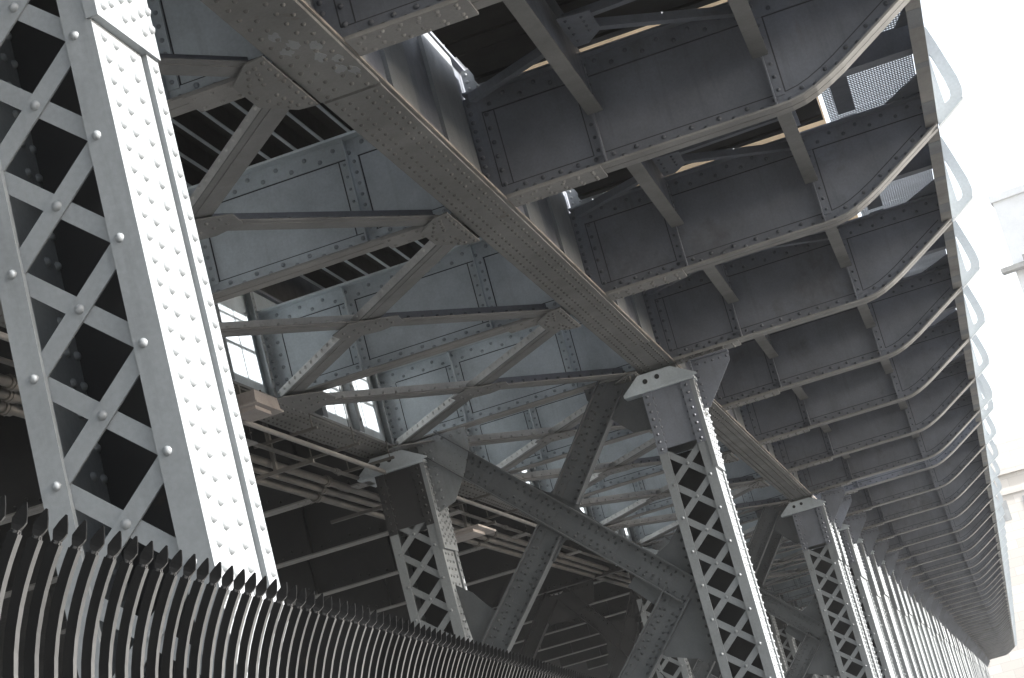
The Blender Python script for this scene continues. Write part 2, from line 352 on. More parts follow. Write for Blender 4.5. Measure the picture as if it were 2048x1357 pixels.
# --- longitudinal girders
def girder(name, xa, xb, web_x, y0, y1, label, right=True, detail=True):
    t = thing(name, ((xa+xb)/2, y0, ZB), label, 'girder', 'long riveted girders carrying the floor beams')
    O = ((xa+xb)/2, y0, ZB)
    f = MB(); f.box(xa, xb, y0, y1, ZB-.03, ZB+.0)
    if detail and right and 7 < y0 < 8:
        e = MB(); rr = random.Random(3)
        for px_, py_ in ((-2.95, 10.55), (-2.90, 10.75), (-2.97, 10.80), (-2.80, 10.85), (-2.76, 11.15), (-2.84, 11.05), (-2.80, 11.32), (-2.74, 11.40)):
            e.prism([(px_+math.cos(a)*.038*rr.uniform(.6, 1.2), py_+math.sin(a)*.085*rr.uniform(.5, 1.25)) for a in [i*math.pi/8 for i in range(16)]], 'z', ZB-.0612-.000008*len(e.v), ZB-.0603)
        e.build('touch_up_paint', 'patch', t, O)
    if detail and right:
        e = MB(); e.box(xb+.0005, xb+.006, y0, y1, ZB-.028, ZB-.004); e.build('rusty_edge', 'rust', t, O)
    if detail:
        for x, z in ((xb-.06, .075), (xa+.06, -.075)):
            f.row((x, y0+.1, ZB-.03), (x, y1-.1, ZB-.03), .0625, (0, 0, -1), r=.0165, zig=(-z, 0, 0), seg=7)
    f.build('bottom_flange', 'chord', t, O)
    if detail:
        L = y1-y0; c = MB(); ca, cb = y0+L*.285, y1-L*.10
        c.box(xa+.01, xb-.01, y0, ca, ZB-.060, ZB-.032); 
        for x, z in ((xb-.08, .075), (xa+.08, -.075)):
            c.row((x, y0+.1, ZB-.06), (x, ca-.06, ZB-.06), .085, (0, 0, -1), r=.0175, zig=(-z, 0, 0), seg=7)
        c.box(xa+.02, xb-.02, ca+.07, cb, ZB-.050, ZB-.032)
        for x, z in ((xb-.08, .075), (xa+.08, -.075)):
            c.row((x, ca+.13, ZB-.05), (x, cb-.06, ZB-.05), .0625, (0, 0, -1), r=.0165, zig=(-z, 0, 0), seg=7)
        c.build('cover_plate', 'chord', t, O)
    w = MB(); w.box(web_x[0], web_x[0]+.014, y0, y1, ZB+.002, 6.08); w.box(web_x[1]-.014, web_x[1], y0, y1, ZB+.002, 6.08)
    w.build('web', 'dark' if right else 'blue', t, O)
    if right and detail:
        for i in range(int(round((y1-y0)/4))):
            for a_, b_ in ((1.45, 2.1), (2.85, 3.78)):
                w = MB(); w.box(web_x[0]+.0145, web_x[0]+.045, y0+4*i+a_, y0+4*i+b_, ZB+.01, 6.07); w.build('batten_plate', 'col', t, O)
    tp = MB(); tp.box(min(web_x)-.06, max(web_x)+.06, y0, y1, 6.08, 6.11); tp.build('top_flange', 'dark', t, O)
    xf = web_x[0]+.014
    yy = y0
    n = int(round((y1-y0)/4))
    for i in range(n):
        for fr in ((.10,) if right else (.30, .62)):
            ys = y0+4*i+4*fr
            s = MB(); s.box(xf, xf+.10, ys-.006, ys+.006, ZB+.01, 6.05); s.box(xf+.09, xf+.10, ys, ys+.16, ZB+.01, 6.05); s.box(xf, xf+.012, ys-.12, ys-.006, ZB+.01, 6.05)
            s.row((xf+.10, ys+.08, ZB+.15), (xf+.10, ys+.08, 6.0), .2, (1, 0, 0), r=.016)
            s.build('stiffener', 'col', t, O)
        if not right:
            ys = y0+4*i+3.82
            s = MB(); s.box(xf, xf+.09, ys-.006, ys+.006, ZB+.01, 6.05); s.box(xf+.08, xf+.09, ys-.09, ys-.006, ZB+.01, 6.05)
            s.row((xf+.09, ys-.045, ZB+.1), (xf+.09, ys-.045, 6.0), .1, (1, 0, 0), r=.014)
            s.build('stiffener', 'col', t, O)
    return t
GR = (-3.10, -2.67, (-2.844, -2.98)); GL = (-6.64, -6.21, (-6.314, -6.56))
spans = [(-9.0, 7.16), (7.20, 23.14), (23.22, 39.14), (39.22, 40.74)]
rl_ = ['long girder above the camera along the right row, nearest span', 'long riveted girder on the right row running up to the braced second column', 'long riveted girder on the right row beyond the braced second column', 'short girder link between the two close right-row columns']
ll_ = ['left girder nearest the camera above the near fence', 'left girder beside the beige lamp housing and pipes', 'left girder beyond the braced left column', 'short left girder link at the close pair of columns']
for i, (a, b) in enumerate(spans):
    girder('girder', *GR, a, b, rl_[i]); girder('girder', *GL, a, b, ll_[i], right=False)
girder('girder', *GR, 40.82, 40.82+4*45, 'far right-row girder over the dense row of columns', detail=False)
girder('girder', *GL, 40.82, 40.82+4*10, 'far left-row girder receding behind the lattice columns', right=False, detail=False)

# --- lateral X bracing between girders
def lateral(y0, L):
    t = thing('lateral_bracing', (-4.57, y0, ZB), '', 'bracing', 'crossed lateral braces between the girders')
    O = (-4.57, y0, ZB); xr, xl = -3.2, -6.05
    for (a, b) in (((xl, y0+.25), (xr, y0+L-.25)), ((xr, y0+.25), (xl, y0+L-.25))):
        m = MB(); z = ZB-.052
        ya = a if a[0] == xl else a
        first = a[0] == xl
        d = Vector((b[0]-a[0], b[1]-a[1], 0)).normalized(); n = d.cross(Vector((0, 0, 1)))   # n points to the right of travel
        zz = z+(.011 if not first else 0)
        m.bar((a[0], a[1], zz), (b[0], b[1], zz), .20, .012)
        sgn = -1 if first else -1
        vx = n*(sgn*.095)
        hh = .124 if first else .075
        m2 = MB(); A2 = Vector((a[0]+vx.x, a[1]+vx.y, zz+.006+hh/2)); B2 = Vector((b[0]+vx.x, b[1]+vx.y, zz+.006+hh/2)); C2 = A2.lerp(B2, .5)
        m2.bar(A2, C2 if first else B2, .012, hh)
        nn = n*(.006)
        # rivets on the upstanding leg, on the camera-facing side
        cf = n if n.y < 0 else -n
        q0 = Vector((a[0]+vx.x, a[1]+vx.y, zz+.02+hh*.42))+cf*.006; q1 = Vector((b[0]+vx.x, b[1]+vx.y, zz+.02+hh*.42))+cf*.006
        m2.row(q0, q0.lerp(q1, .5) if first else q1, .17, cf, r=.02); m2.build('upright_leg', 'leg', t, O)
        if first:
            m2 = MB(); m2.bar(C2, B2, .012, hh); m2.row(q0.lerp(q1, .55), q1, .17, cf, r=.02); m2.build('upright_leg', 'dark', t, O)  # right half darker: light change at the crossing put into the colour
        # thin seam bar along the underside
        m.bar((a[0], a[1], zz-.0085), (b[0], b[1], zz-.0085), .09, .005)
        m.build('diagonal', 'brace', t, O)
    g = MB(); xc, yc = (xl+xr)/2, y0+L/2
    g.prism([(xc-.32, yc-.05), (xc-.1, yc-.26), (xc+.32, yc-.02), (xc+.3, yc+.22), (xc+.05, yc+.3), (xc-.3, yc+.2)], 'z', ZB-.078, ZB-.066)
    for i in range(5):
        for j in (-1, 1): g.rivet((xc-.22+.11*i, yc+j*.07+.04, ZB-.078), (0, 0, -1), .017)
    g.build('gusset_plate', 'brace', t, O)
    for yn in (y0, y0+L):
        s = 1 if yn == y0 else -1
        g = MB(); g.prism([(-3.09, yn+s*.0), (-3.09, yn+s*.50), (-3.22, yn+s*.47), (-3.40, yn+s*.22), (-3.40, yn)], 'z', ZB-.092, ZB-.08)
        for i in range(4):
            g.rivet((-3.12, yn+s*(.06+.12*i), ZB-.092), (0, 0, -1), .017)
            g.rivet((-3.19-.015*i, yn+s*(.38-.09*i), ZB-.092), (0, 0, -1), .017); g.rivet((-3.24-.035*i, yn+s*(.36-.1*i), ZB-.092), (0, 0, -1), .017)
        g.build('gusset_plate', 'chord', t, O)
        g = MB(); g.prism([(-6.24, yn+s*.0), (-6.24, yn+s*.5), (-6.05, yn+s*.5), (-5.72, yn+s*.2), (-5.72, yn)], 'z', ZB-.092, ZB-.08)
        for i in range(4):
            g.rivet((-6.16, yn+s*(.08+.11*i), ZB-.092), (0, 0, -1), .017); g.rivet((-6.05+.08*i, yn+s*(.1+.03*(3-i)), ZB-.092), (0, 0, -1), .017)
        g.build('gusset_plate', 'brace', t, O)
    return t
first = None
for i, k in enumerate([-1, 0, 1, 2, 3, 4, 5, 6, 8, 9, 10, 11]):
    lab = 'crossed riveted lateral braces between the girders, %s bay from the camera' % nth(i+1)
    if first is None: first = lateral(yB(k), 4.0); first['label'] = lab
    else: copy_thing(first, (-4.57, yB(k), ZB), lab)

# ---------------------------------------------------------------- columns
def column(cx, y0, pitch, zr, right=True, knee=True, lod=0, D=.60, zcap=3.43):
    """laced box column: front face at y0, lacing rivet height zr on the right flange"""
    H, F = .29, .105; zt = 4.50
    t = thing('steel_column', (cx, y0, GROUND), '', 'column', 'riveted lattice columns'); O = (cx, y0, GROUND)
    for sx in (-1, 1):                       # side plates with angle legs
        m = MB(); xo = cx+sx*H
        m.box(xo-sx*.014, xo, y0+.012, y0+D-.012, GROUND, zt)
        # raised strip near the back edge
        m.box(xo, xo+sx*.014, y0+.0, y0+D-.125, GROUND, zcap) if sx > 0 else None
        m.box(xo, xo+sx*.034, y0+D-.113, y0+D, GROUND, zcap) if sx > 0 else None
        if lod < 2:
            xs = xo+(.014 if sx > 0 else 0)
            sg = 8 if lod == 0 else 6
            if sx > 0:
                for yy, ph in ((.09, 0), (.20, .5), (.36, .25)):
                    m.row((xs, y0+yy*D/.6, GROUND+.3+ph*.092), (xs, y0+yy*D/.6, zcap-.05), .092, (1, 0, 0), seg=sg, r=.021, h=.02)
                m.row((xs+.02, y0+D-.055, GROUND+.3), (xs+.02, y0+D-.055, zcap-.05), .092, (1, 0, 0), seg=sg, r=.021, h=.02)
            else:
                xi = xo+.014
                for yy in (.07, .16, .45, .54): m.row((xi, y0+yy, GROUND+.5), (xi, y0+yy, 4.3), .13 if lod == 0 else .2, (1, 0, 0), seg=6)
        m.build('side_plate', 'col', t, O)
    m = MB()                                 # thick cap cover on the sunlit side
    xo = cx+H
    m.box(xo, xo+.050, y0-.012, y0+D-.004, zcap, zt)
    if lod < 2:
        for yy, ph in ((.06, 0), (.15, .5), (.27, .2), (.37, .7), (.47, .3), (.56, .8)):
            m.row((xo+.050, y0+yy*D/.6, zcap+.06+ph*.083), (xo+.050, y0+yy*D/.6, zt-.06), .083, (1, 0, 0), seg=6 if lod else 8, r=.021, h=.02)
    m.build('cap_cover_plate', 'col', t, O)
    for fy in (0, 1):                        # front and back flange legs and lacing
        ya = y0 if fy == 0 else y0+D-.012
        for sx in (-1, 1):
            m = MB(); xo = cx+sx*H
            m.box(xo-sx*F, xo, ya, ya+.012, GROUND, zt)
            m.box(xo-sx*F, xo-sx*(F-.006), ya+.0125, ya+.03, GROUND, zt) if fy == 0 else None
            if lod < 2 and fy == 0:
                z = zr-pitch*math.floor((zr-GROUND-.2)/pitch)
                while z < 3.8: m.rivet((xo-sx*.066, ya, z), (0, -1, 0), .020, .017, seg=10 if lod == 0 else 6); z += pitch
            m.build('flange_angle', 'col', t, O)
        if fy == 1:
            m = MB(); m.box(cx-H+.02, cx+H-.02, y0+D-.024, y0+D-.0125, GROUND, 3.79); m.build('back_plate', 'under', t, O);  # back plate near-black: shade inside the column put into the colour
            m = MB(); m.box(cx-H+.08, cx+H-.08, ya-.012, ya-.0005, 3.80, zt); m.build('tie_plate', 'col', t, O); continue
        m = MB()
        z = zr-pitch*math.floor((zr-GROUND-.2)/pitch); yl = ya+.012 if fy == 0 else ya-.03
        while z+pitch < 3.95:
            a, b = (cx-H+.055, z), (cx+H-.055, z+pitch)
            m.bar((a[0], yl+.014, a[1]), (b[0], yl+.014, b[1]), .075, .010, (0, 1, 0))
            m.bar((b[0], yl+.003, a[1]), (a[0], yl+.003, b[1]), .075, .010, (0, 1, 0)) if False else m.bar((b[0], yl+.025, a[1]), (a[0], yl+.025, b[1]), .075, .010, (0, 1, 0))
            if lod < 2 and fy == 0: m.rivet((cx, yl+.009, z+pitch/2), (0, -1, 0), .021, .018, seg=10 if lod == 0 else 6)
            z += pitch
        m.build('lacing', 'col', t, O)
        m = MB(); m.box(cx-H+.08, cx+H-.08, ya+.0122, ya+.0240, 3.80, zt)
        if fy == 0 and lod < 2:
            for xx in (-.18, .18): m.row((cx+xx, ya+.0122, 3.88), (cx+xx, ya+.0122, 4.42), .09, (0, -1, 0), seg=6)
            for sx in (-1, 1):
                m.box(cx+sx*H-sx*.11, cx+sx*H, ya-.012, ya-.0005, 3.75, zt); m.row((cx+sx*(H-.05), ya-.012, 3.8), (cx+sx*(H-.05), ya-.012, 4.45), .09, (0, -1, 0), seg=6)
        m.build('tie_plate', 'dark' if right else 'under', t, O)  # left-row plates near-black: their deeper shade is put into the colour
    # bearing shoe above the column
    m = MB(); zl, zh = 4.505, 4.728
    m.box(cx-.50, cx+.36, y0-.05, y0+D+.05, 4.50, 4.535)
    sh = [(cx-.50, 4.54), (cx+.40, 4.54), (cx+.40, 4.56), (cx+.12, 4.72), (cx-.28, 4.72)]
    m.prism(sh, 'y', y0-.03, y0-.008); m.prism(sh, 'y', y0+D-.02, y0+D)
    m.build('bearing_shoe', 'blue', t, O)
    m = MB()
    for hx, hz in ((cx-.21, 4.628), (cx-.06, 4.645)):
        m.tube([(hx, y0-.0335, hz), (hx, y0-.029, hz)], .03, 14)
    m.build('bolt_hole', 'hole', t, O)
    if knee:
        m = MB(); yk_ = y0+.23
        m.prism([(cx+.335, 4.74), (cx+.80, 4.74), (cx+.80, 4.64), (cx+.42, 4.16), (cx+.335, 4.16)], 'y', yk_, yk_+.014)
        m.box(cx+.335, cx+.345, yk_-.08, yk_+.10, 4.12, 4.74); m.box(cx+.335, cx+.80, yk_-.08, yk_+.10, 4.742, 4.756)
        if lod < 2:
            m.row((cx+.39, yk_, 4.20), (cx+.39, yk_, 4.7), .09, (0, -1, 0), seg=6, r=.017)
            m.row((cx+.42, yk_, 4.69), (cx+.77, yk_, 4.69), .08, (0, -1, 0), seg=6, r=.017)
        m.build('knee_gusset', 'dark', t, O)
    return t
CXR, CXL = -2.83, -6.23
c1 = column(CXR-.022, 6.66, .416, 3.291, zcap=3.335, D=.575); c1['label'] = 'large near lattice column with a blazing sunlit side, behind the black fence'
c2 = column(CXR, 22.90, .403, 2.962); c2['label'] = 'lattice column at the centre right with the crossed brace bolted to it'
cl = column(CXL, 22.90, .403, 3.10, right=False, knee=False); cl['label'] = 'left-row lattice column below the beige pipes, holding the crossed brace'
copy_thing(cl, (CXL, 38.9, GROUND), 'shaded left-row lattice column behind the crossed brace'); copy_thing(cl, (CXL, 40.5, GROUND), 'second of the two close shaded left-row columns')
copy_thing(cl, (CXL, 6.66, GROUND), 'left-row lattice column nearest the camera, hidden by the near column')
copy_thing(c2, (CXR, 38.9, GROUND), 'right-row lattice column third from the camera, first of the close pair')
c4 = column(CXR, 40.5, .403, 2.962, lod=1); c4['label'] = 'right-row column fourth from the camera, second of the close pair'
n = 5; far = None
for k in range(9, KMAX):
    lab = 'far riveted column with sunlit side, %s from the camera in the right row' % nth(n)
    if k == 9: c5 = column(CXR, yB(k)-.28, .403, 2.962, lod=1, D=1.7); c5['label'] = lab
    elif k == 10: c6 = column(CXR, yB(k)-.28, .41, 2.9, lod=1, D=1.15, zcap=3.2); c6['label'] = lab
    elif k < 22: copy_thing(c6 if k in (12, 13, 15, 18, 20) else c5, (CXR+random.uniform(-.03, .03), yB(k)-.28+random.uniform(-.12, .12), GROUND), lab)
    elif far is None: far = column(CXR, yB(k)-.28, .403, 2.962, lod=2, D=1.7); far['label'] = lab
    else: copy_thing(far, (CXR+random.uniform(-.04, .04), yB(k)-.28+random.uniform(-.2, .2), GROUND), lab)
    n += 1
fl_ = None; n = 5
for k in range(9, 21):
    lab = 'far shaded left-row column, %s from the camera' % nth(n); n += 1
    copy_thing(cl, (CXL, yB(k)-.28, GROUND), lab)

# ---------------------------------------------------------------- transverse crossed brace
def xmember(m, a, b, y, depth=.31, fl=.10, splices=()):
    d = Vector((b[0]-a[0], 0, b[1]-a[1])); L = d.length; d.normalize(); n = Vector((-d.z, 0, d.x))
    A = Vector((a[0], y, a[1])); B = Vector((b[0], y, b[1]))
    m.bar(A, B, .012, depth, n)
    for s in (-1, 1):
        o = n*(s*depth/2); m.bar(A+o, B+o, 2*fl, .014, n)
        o2 = n*(s*(depth/2-.055)); m.bar(A+o2+Vector((0, -.012, 0)), B+o2+Vector((0, -.012, 0)), .011, .095, n)
        o3 = n*(s*(depth/2-.05))
        m.row(A+o3+d*.05+Vector((0, -.018, 0)), B+o3-d*.05+Vector((0, -.018, 0)), .105, (0, -1, 0), r=.018)
    for s0, s1 in splices:
        for s in (-1, 1):
            c0, c1_ = A+d*s0+n*(s*.055)+Vector((0, -.0185, 0)), A+d*s1+n*(s*.055)+Vector((0, -.0185, 0))
            m.row(c0, c1_, .085, (0, -1, 0), r=.018)
        c0, c1_ = A+d*(s0-.06)+Vector((0, -.013, 0)), A+d*(s1+.06)+Vector((0, -.013, 0))
        m.bar(c0, c1_, .011, depth-.10, n)
def concave(pts, bulge, seg=6):
    """closed polygon whose alternate sides curve inwards"""
    out = []; c = (sum(p[0] for p in pts)/len(pts), sum(p[1] for p in pts)/len(pts))
    for i in range(len(pts)):
        a, b = pts[i], pts[(i+1) % len(pts)]; out.append(a)
        if i % 2 == 1:
            for k in range(1, seg):
                u = k/seg; q = (a[0]+(b[0]-a[0])*u, a[1]+(b[1]-a[1])*u); s = 4*u*(1-u)*bulge
                dd = math.dist(q, c); out.append((q[0]+(c[0]-q[0])/dd*s, q[1]+(c[1]-q[1])/dd*s))
    return out
def cross_brace(y):
    t = thing('cross_brace', (-4.5, y, 2.2), '', 'bracing', 'crossed braces between the two column rows'); O = (-4.5, y, 2.2)
    nd = (-4.5, 3.43); yy = y+.10
    m = MB(); xmember(m, (-5.80, 4.72), (-3.22, 2.15), yy, splices=((.35, .85), (1.25, 1.75), (2.15, 2.6), (3.0, 3.35))); m.build('diagonal', 'xbr', t, O)
    m = MB(); xmember(m, (-3.46, 4.74), (-4.36, 3.59), yy, splices=((.3, 1.15),)); m.build('diagonal', 'xbr', t, O)
    m = MB(); xmember(m, (-4.62, 3.30), (-5.85, 2.30), yy, splices=((.25, .75), (1.0, 1.4))) if False else xmember(m, (-4.63, 3.28), (-5.75, 2.02), yy, splices=((.25, .75), (1.0, 1.4)))
    m.build('diagonal', 'xbr', t, O)
    m = MB(); xmember(m, (-3.36, 2.17), (-5.75, -.35), yy, splices=((.25, .9), (1.2, 1.8))); m.build('diagonal', 'xbr', t, O)
    m = MB(); xmember(m, (-5.78, 2.0), (-3.3, -.35), yy+.12); m.build('diagonal', 'xbr', t, O)
    g = MB()
    d1 = Vector((2.58, -2.57)).normalized(); d2 = Vector((.9, 1.15)).normalized()
    pts = []
    for a in (d1*-1, d2, d1, d2*-1):
        nrm = Vector((-a.y, a.x)); e = Vector(nd)+a*.52
        pts += [tuple(e-nrm*-.165), tuple(e-nrm*.165)]
    g.prism(concave(pts, .20), 'y', yy+.020, yy+.034); g.build('gusset_plate', 'xbr', t, O)
    g = MB(); g.prism([(-5.95, 4.79), (-5.32, 4.79), (-5.32, 4.55), (-5.46, 4.25), (-5.66, 3.95), (-5.88, 3.88), (-5.95, 4.0)], 'y', yy-.034, yy-.020)
    g.row((-5.88, yy-.034, 3.92), (-5.88, yy-.034, 4.72), .095, (0, -1, 0)); g.row((-5.80, yy-.034, 3.94), (-5.80, yy-.034, 4.72), .095, (0, -1, 0)); g.row((-5.75, yy-.034, 4.74), (-5.4, yy-.034, 4.74), .1, (0, -1, 0))
    g.build('gusset_plate', 'col', t, O)
    g = MB(); g.prism([(-3.13, 4.79), (-3.80, 4.79), (-3.80, 4.66), (-3.62, 4.40), (-3.36, 4.12), (-3.13, 4.10)], 'y', yy+.02, yy+.034)
    g.row((-3.75, yy+.02, 4.74), (-3.2, yy+.02, 4.74), .1, (0, -1, 0)); g.build('gusset_plate', 'xbr', t, O)
    g = MB(); g.prism([(-3.12, 2.95), (-3.32, 2.75), (-3.75, 2.55), (-3.92, 2.40), (-3.62, 2.05), (-3.92, 1.72), (-3.70, 1.50), (-3.35, 1.38), (-3.12, 1.28)], 'y', yy+.02, yy+.034)
    g.row((-3.17, yy+.02, 1.4), (-3.17, yy+.02, 2.85), .1, (0, -1, 0)); g.build('gusset_plate', 'xbr', t, O)
    g = MB(); g.prism(concave([(-5.93, 3.0), (-5.75, 2.85), (-5.30, 2.45), (-5.45, 2.2), (-5.45, 1.8), (-5.3, 1.5), (-5.8, 1.2), (-5.93, 1.1)], .08), 'y', yy+.02, yy+.034)
    g.build('gusset_plate', 'xbr', t, O)
    return t
xb = cross_brace(22.95); xb['label'] = 'big riveted crossed brace between the left and right columns in the centre'
copy_thing(xb, (-4.5, 38.95, 2.2), 'second crossed brace, behind the central one, at the close pair of columns')
copy_thing(xb, (-4.5, 40.55, 2.2), 'third crossed brace, just behind the second one')

# dark portal frame deep under the deck
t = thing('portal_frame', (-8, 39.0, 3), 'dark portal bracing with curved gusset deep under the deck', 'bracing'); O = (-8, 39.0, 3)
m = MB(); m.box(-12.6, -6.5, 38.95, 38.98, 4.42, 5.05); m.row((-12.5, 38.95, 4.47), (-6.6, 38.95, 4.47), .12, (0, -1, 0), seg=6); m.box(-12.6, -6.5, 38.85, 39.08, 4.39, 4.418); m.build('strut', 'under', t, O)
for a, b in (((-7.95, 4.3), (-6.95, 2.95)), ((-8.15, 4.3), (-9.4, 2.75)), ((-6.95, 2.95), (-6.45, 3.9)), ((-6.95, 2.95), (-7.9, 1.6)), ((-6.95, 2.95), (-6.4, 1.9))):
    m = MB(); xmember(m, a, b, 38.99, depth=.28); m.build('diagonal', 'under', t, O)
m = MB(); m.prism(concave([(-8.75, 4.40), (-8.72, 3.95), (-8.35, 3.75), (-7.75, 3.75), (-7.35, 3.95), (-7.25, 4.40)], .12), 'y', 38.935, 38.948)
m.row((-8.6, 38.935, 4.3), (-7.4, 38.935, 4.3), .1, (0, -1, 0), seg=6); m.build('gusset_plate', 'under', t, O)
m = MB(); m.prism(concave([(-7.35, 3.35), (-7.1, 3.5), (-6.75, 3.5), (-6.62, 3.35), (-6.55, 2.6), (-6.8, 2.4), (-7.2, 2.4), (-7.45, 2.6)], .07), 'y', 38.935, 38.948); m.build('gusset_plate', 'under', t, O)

# ---------------------------------------------------------------- stringers, fascia, walkway, brackets per bay
def stringer(x, y0, L):
    t = thing('stringer', (x, y0, 5.27), '', 'stringer', 'short stringers between cantilever beams'); O = (x, y0, 5.27)
    f = MB(); f.box(x-.065, x+.065, y0+.135, y0+L-.10, 5.262, 5.278); f.build('bottom_flange', 'chord', t, O)
    w = MB(); w.box(x-.006, x+.006, y0+.02, y0+L-.02, 5.279, 5.84)
    w.box(x+.0065, x+.016, y0+L-.13, y0+L-.03, 5.30, 5.72); w.row((x+.016, y0+L-.08, 5.34), (x+.016, y0+L-.08, 5.68), .085, (1, 0, 0), r=.016, seg=6)
    w.build('web', 'dark', t, O)
    f = MB(); f.box(x-.065, x+.065, y0+.135, y0+L-.135, 5.841, 5.857); f.build('top_flange', 'dark', t, O)
    return t
def strut_pair(y0, L):
    t = thing('strut_bracing', (-1.1, y0, 5.6), '', 'bracing', 'light angle struts between stringers'); O = (-1.1, y0, 5.6)
    for a, b in (((-1.70, y0+2.80), (-.49, y0+2.74)), ((-1.66, y0+2.98), (-.49, y0+3.80)), ((-2.70, y0+3.72), (-1.86, y0+3.18))):
        m = MB(); m.bar((a[0], a[1], 5.62), (b[0], b[1], 5.62), .075, .010); m.bar((a[0], a[1], 5.655), (b[0], b[1], 5.655), .010, .06, (0, 0, 1), (.033, 0)); m.build('angle_strut', 'dark', t, O)
    g = MB(); g.prism([(-1.73, y0+2.62), (-1.73, y0+3.28), (-1.62, y0+3.28), (-1.48, y0+3.08), (-1.48, y0+2.66)], 'z', 5.600, 5.612)
    for i in range(4): g.rivet((-1.68, y0+2.70+.15*i, 5.600), (0, 0, -1), .016, seg=6); g.rivet((-1.56, y0+2.72+.1*i, 5.600), (0, 0, -1), .016, seg=6)
    g.build('gusset_plate', 'dark', t, O)
    return t
def fascia(y0, L):
    t = thing('fascia_beam', (.84, y0, 5.45), '', 'fascia', 'fascia channels along the deck edge'); O = (.84, y0, 5.45)
    f = MB(); f.box(.775, .90, y0+.14, y0+L-.06, 5.435, 5.455); f.build('bottom_flange', 'fascia', t, O)
    w = MB()
    for a_, b_ in ((.5, .95), (1.9, 2.05), (3.1, 3.5)):
        if b_ < L: w.box(.776, .899, y0+a_, y0+b_, 5.432, 5.4345)
    w.build('paint_patch', 'patch', t, O)
    w = MB(); w.box(.884, .90, y0+.02, y0+L-.02, 5.456, 5.92); w.build('web', 'pale', t, O)
    return t
def walkway(y0, L):
    t = thing('walkway_grating', (.4, y0, 5.85), '', 'grating', 'steel grating panels of the outer walkway'); O = (.4, y0, 5.85)
    g = MB(); xa, xb, ya, yb = -.07, .82, y0-.11, y0+L-.125
    x = xa
    while x < xb: g.box(x, x+.009, ya, yb, 5.85, 5.888); x += .026
    y = ya
    while y < yb: g.box(xa, xb, y, y+.016, 5.842, 5.8495); y += .054
    g.build('grating_panel', 'grate', t, O)
    j = MB(); ym = y0+L*.5; j.box(xa, .88, ym-.006, ym+.006, 5.60, 5.845); j.box(xa, .88, ym-.08, ym+.08, 5.592, 5.602); j.build('joist', 'dark', t, O)
    j = MB(); j.box(.02, .19, y0+.06, ym-.10, 5.822, 5.838); j.box(.02, .19, ym+.1, y0+L-.13, 5.822, 5.838); j.build('nailing_strip', 'dark', t, O)
    j = MB(); j.prism([(.87, y0+L-.02), (.87, y0+L-.75), (.45, y0+L-.02)], 'z', 5.79, 5.80)
    j.row((.50, y0+L-.10, 5.79), (.82, y0+L-.10, 5.79), .14, (0, 0, -1), seg=6, r=.017); j.build('corner_gusset', 'dark', t, O)
    j = MB(); j.prism([(.87, ym-.15), (.87, ym-.85), (.70, ym-.15)], 'z', 5.785, 5.795); j.build('corner_gusset', 'dark', t, O)
    return t
def timber(y0, L):
    t = thing('timber_deck', (-1.4, y0, 5.92), '', 'timber decking', 'sooty timber decking between girder and walkway'); O = (-1.4, y0, 5.92)
    y = y0+1.08; i = 0
    yend = y0+L+.09
    while y < yend-.05:
        w = .29; m = MB(); dz = .012*math.sin(i*2.3)
        m.box(-2.68+.012*math.sin(i*5), -.13, y, min(y+w-.012, yend), 5.90+dz, 6.0+dz); m.build('plank', 'soot', t, O); y += w; i += 1
    m = MB(); m.box(-2.66, -.13, y0+1.09, y0+L+.08, 6.02, 6.035); m.build('light_seal_sheet', 'soot', t, O)  # unseen sheet added to stop light leaking between the planks
    m = MB(); m.box(-2.6, -.12, y0+.95, y0+1.06, 5.90, 6.42)
    m.build('curb_timber', 'gold', t, O)
    return t
def bracket(y):
    t = thing('railing_bracket', (.95, y, 5.45), '', 'bracket', 'pale railing brackets along the deck edge'); O = (.95, y, 5.45)
    outer = [(.905, 5.43), (1.02, 5.50), (1.15, 5.585), (1.205, 5.645), (1.22, 5.72), (1.21, 5.84), (1.17, 6.02), (1.12, 6.24), (1.075, 6.42), (1.03, 6.42), (.95, 6.42), (.905, 6.0)]
    inner = [(1.02, 5.625), (1.03, 5.62), (1.075, 5.645), (1.095, 5.68), (1.10, 5.74), (1.092, 5.82), (1.075, 5.92), (1.055, 6.03), (1.035, 6.12), (1.027, 6.14), (1.02, 6.12), (1.018, 5.9)]
    m = MB(); m.ring(outer, inner, y-.055, y-.005); m.build('bracket_plate', 'pale', t, O)  # lighter than the steelwork: bright-sky glare put into the bracket colour
    m = MB(); m.prism([(.905, 5.43), (1.20, 5.625), (1.215, 5.64), (1.20, 5.61), (.905, 5.415)], 'y', y-.062, y+.03); m.build('edge_flange', 'pale', t, O)
    return t
def bays(build, ks, lab, *a):
    first = None
    for i, k in enumerate(ks):
        L = yB(k+1)-yB(k)
        if L < 3: continue
        if first is None: first = build(*a, yB(k), L); first['label'] = lab(i)
        else: l = first.location; copy_thing(first, (l.x, yB(k), l.z), lab(i))
FULL = [k for k in range(-1, KMAX-1) if k != 7]
bays(stringer, FULL, lambda i: 'inner stringer with narrow flange, beside the girder, %s bay from the camera' % nth(i+1), -1.795)
bays(stringer, FULL, lambda i: 'outer stringer with narrow flange, near the curved tips, %s bay from the camera' % nth(i+1), -.42)
bays(strut_pair, FULL[:14], lambda i: 'dark angle struts between the stringers, %s bay from the camera' % nth(i+1))
bays(fascia, FULL, lambda i: 'weathered fascia channel at the deck edge, %s bay from the camera' % nth(i+1))
bays(walkway, FULL[:26], lambda i: 'grey walkway grating beside the fascia, %s bay from the camera' % nth(i+1))
bays(timber, FULL[:26], lambda i: 'sooty timber decking with one fresh plank, %s bay from the camera' % nth(i+1))
first = None
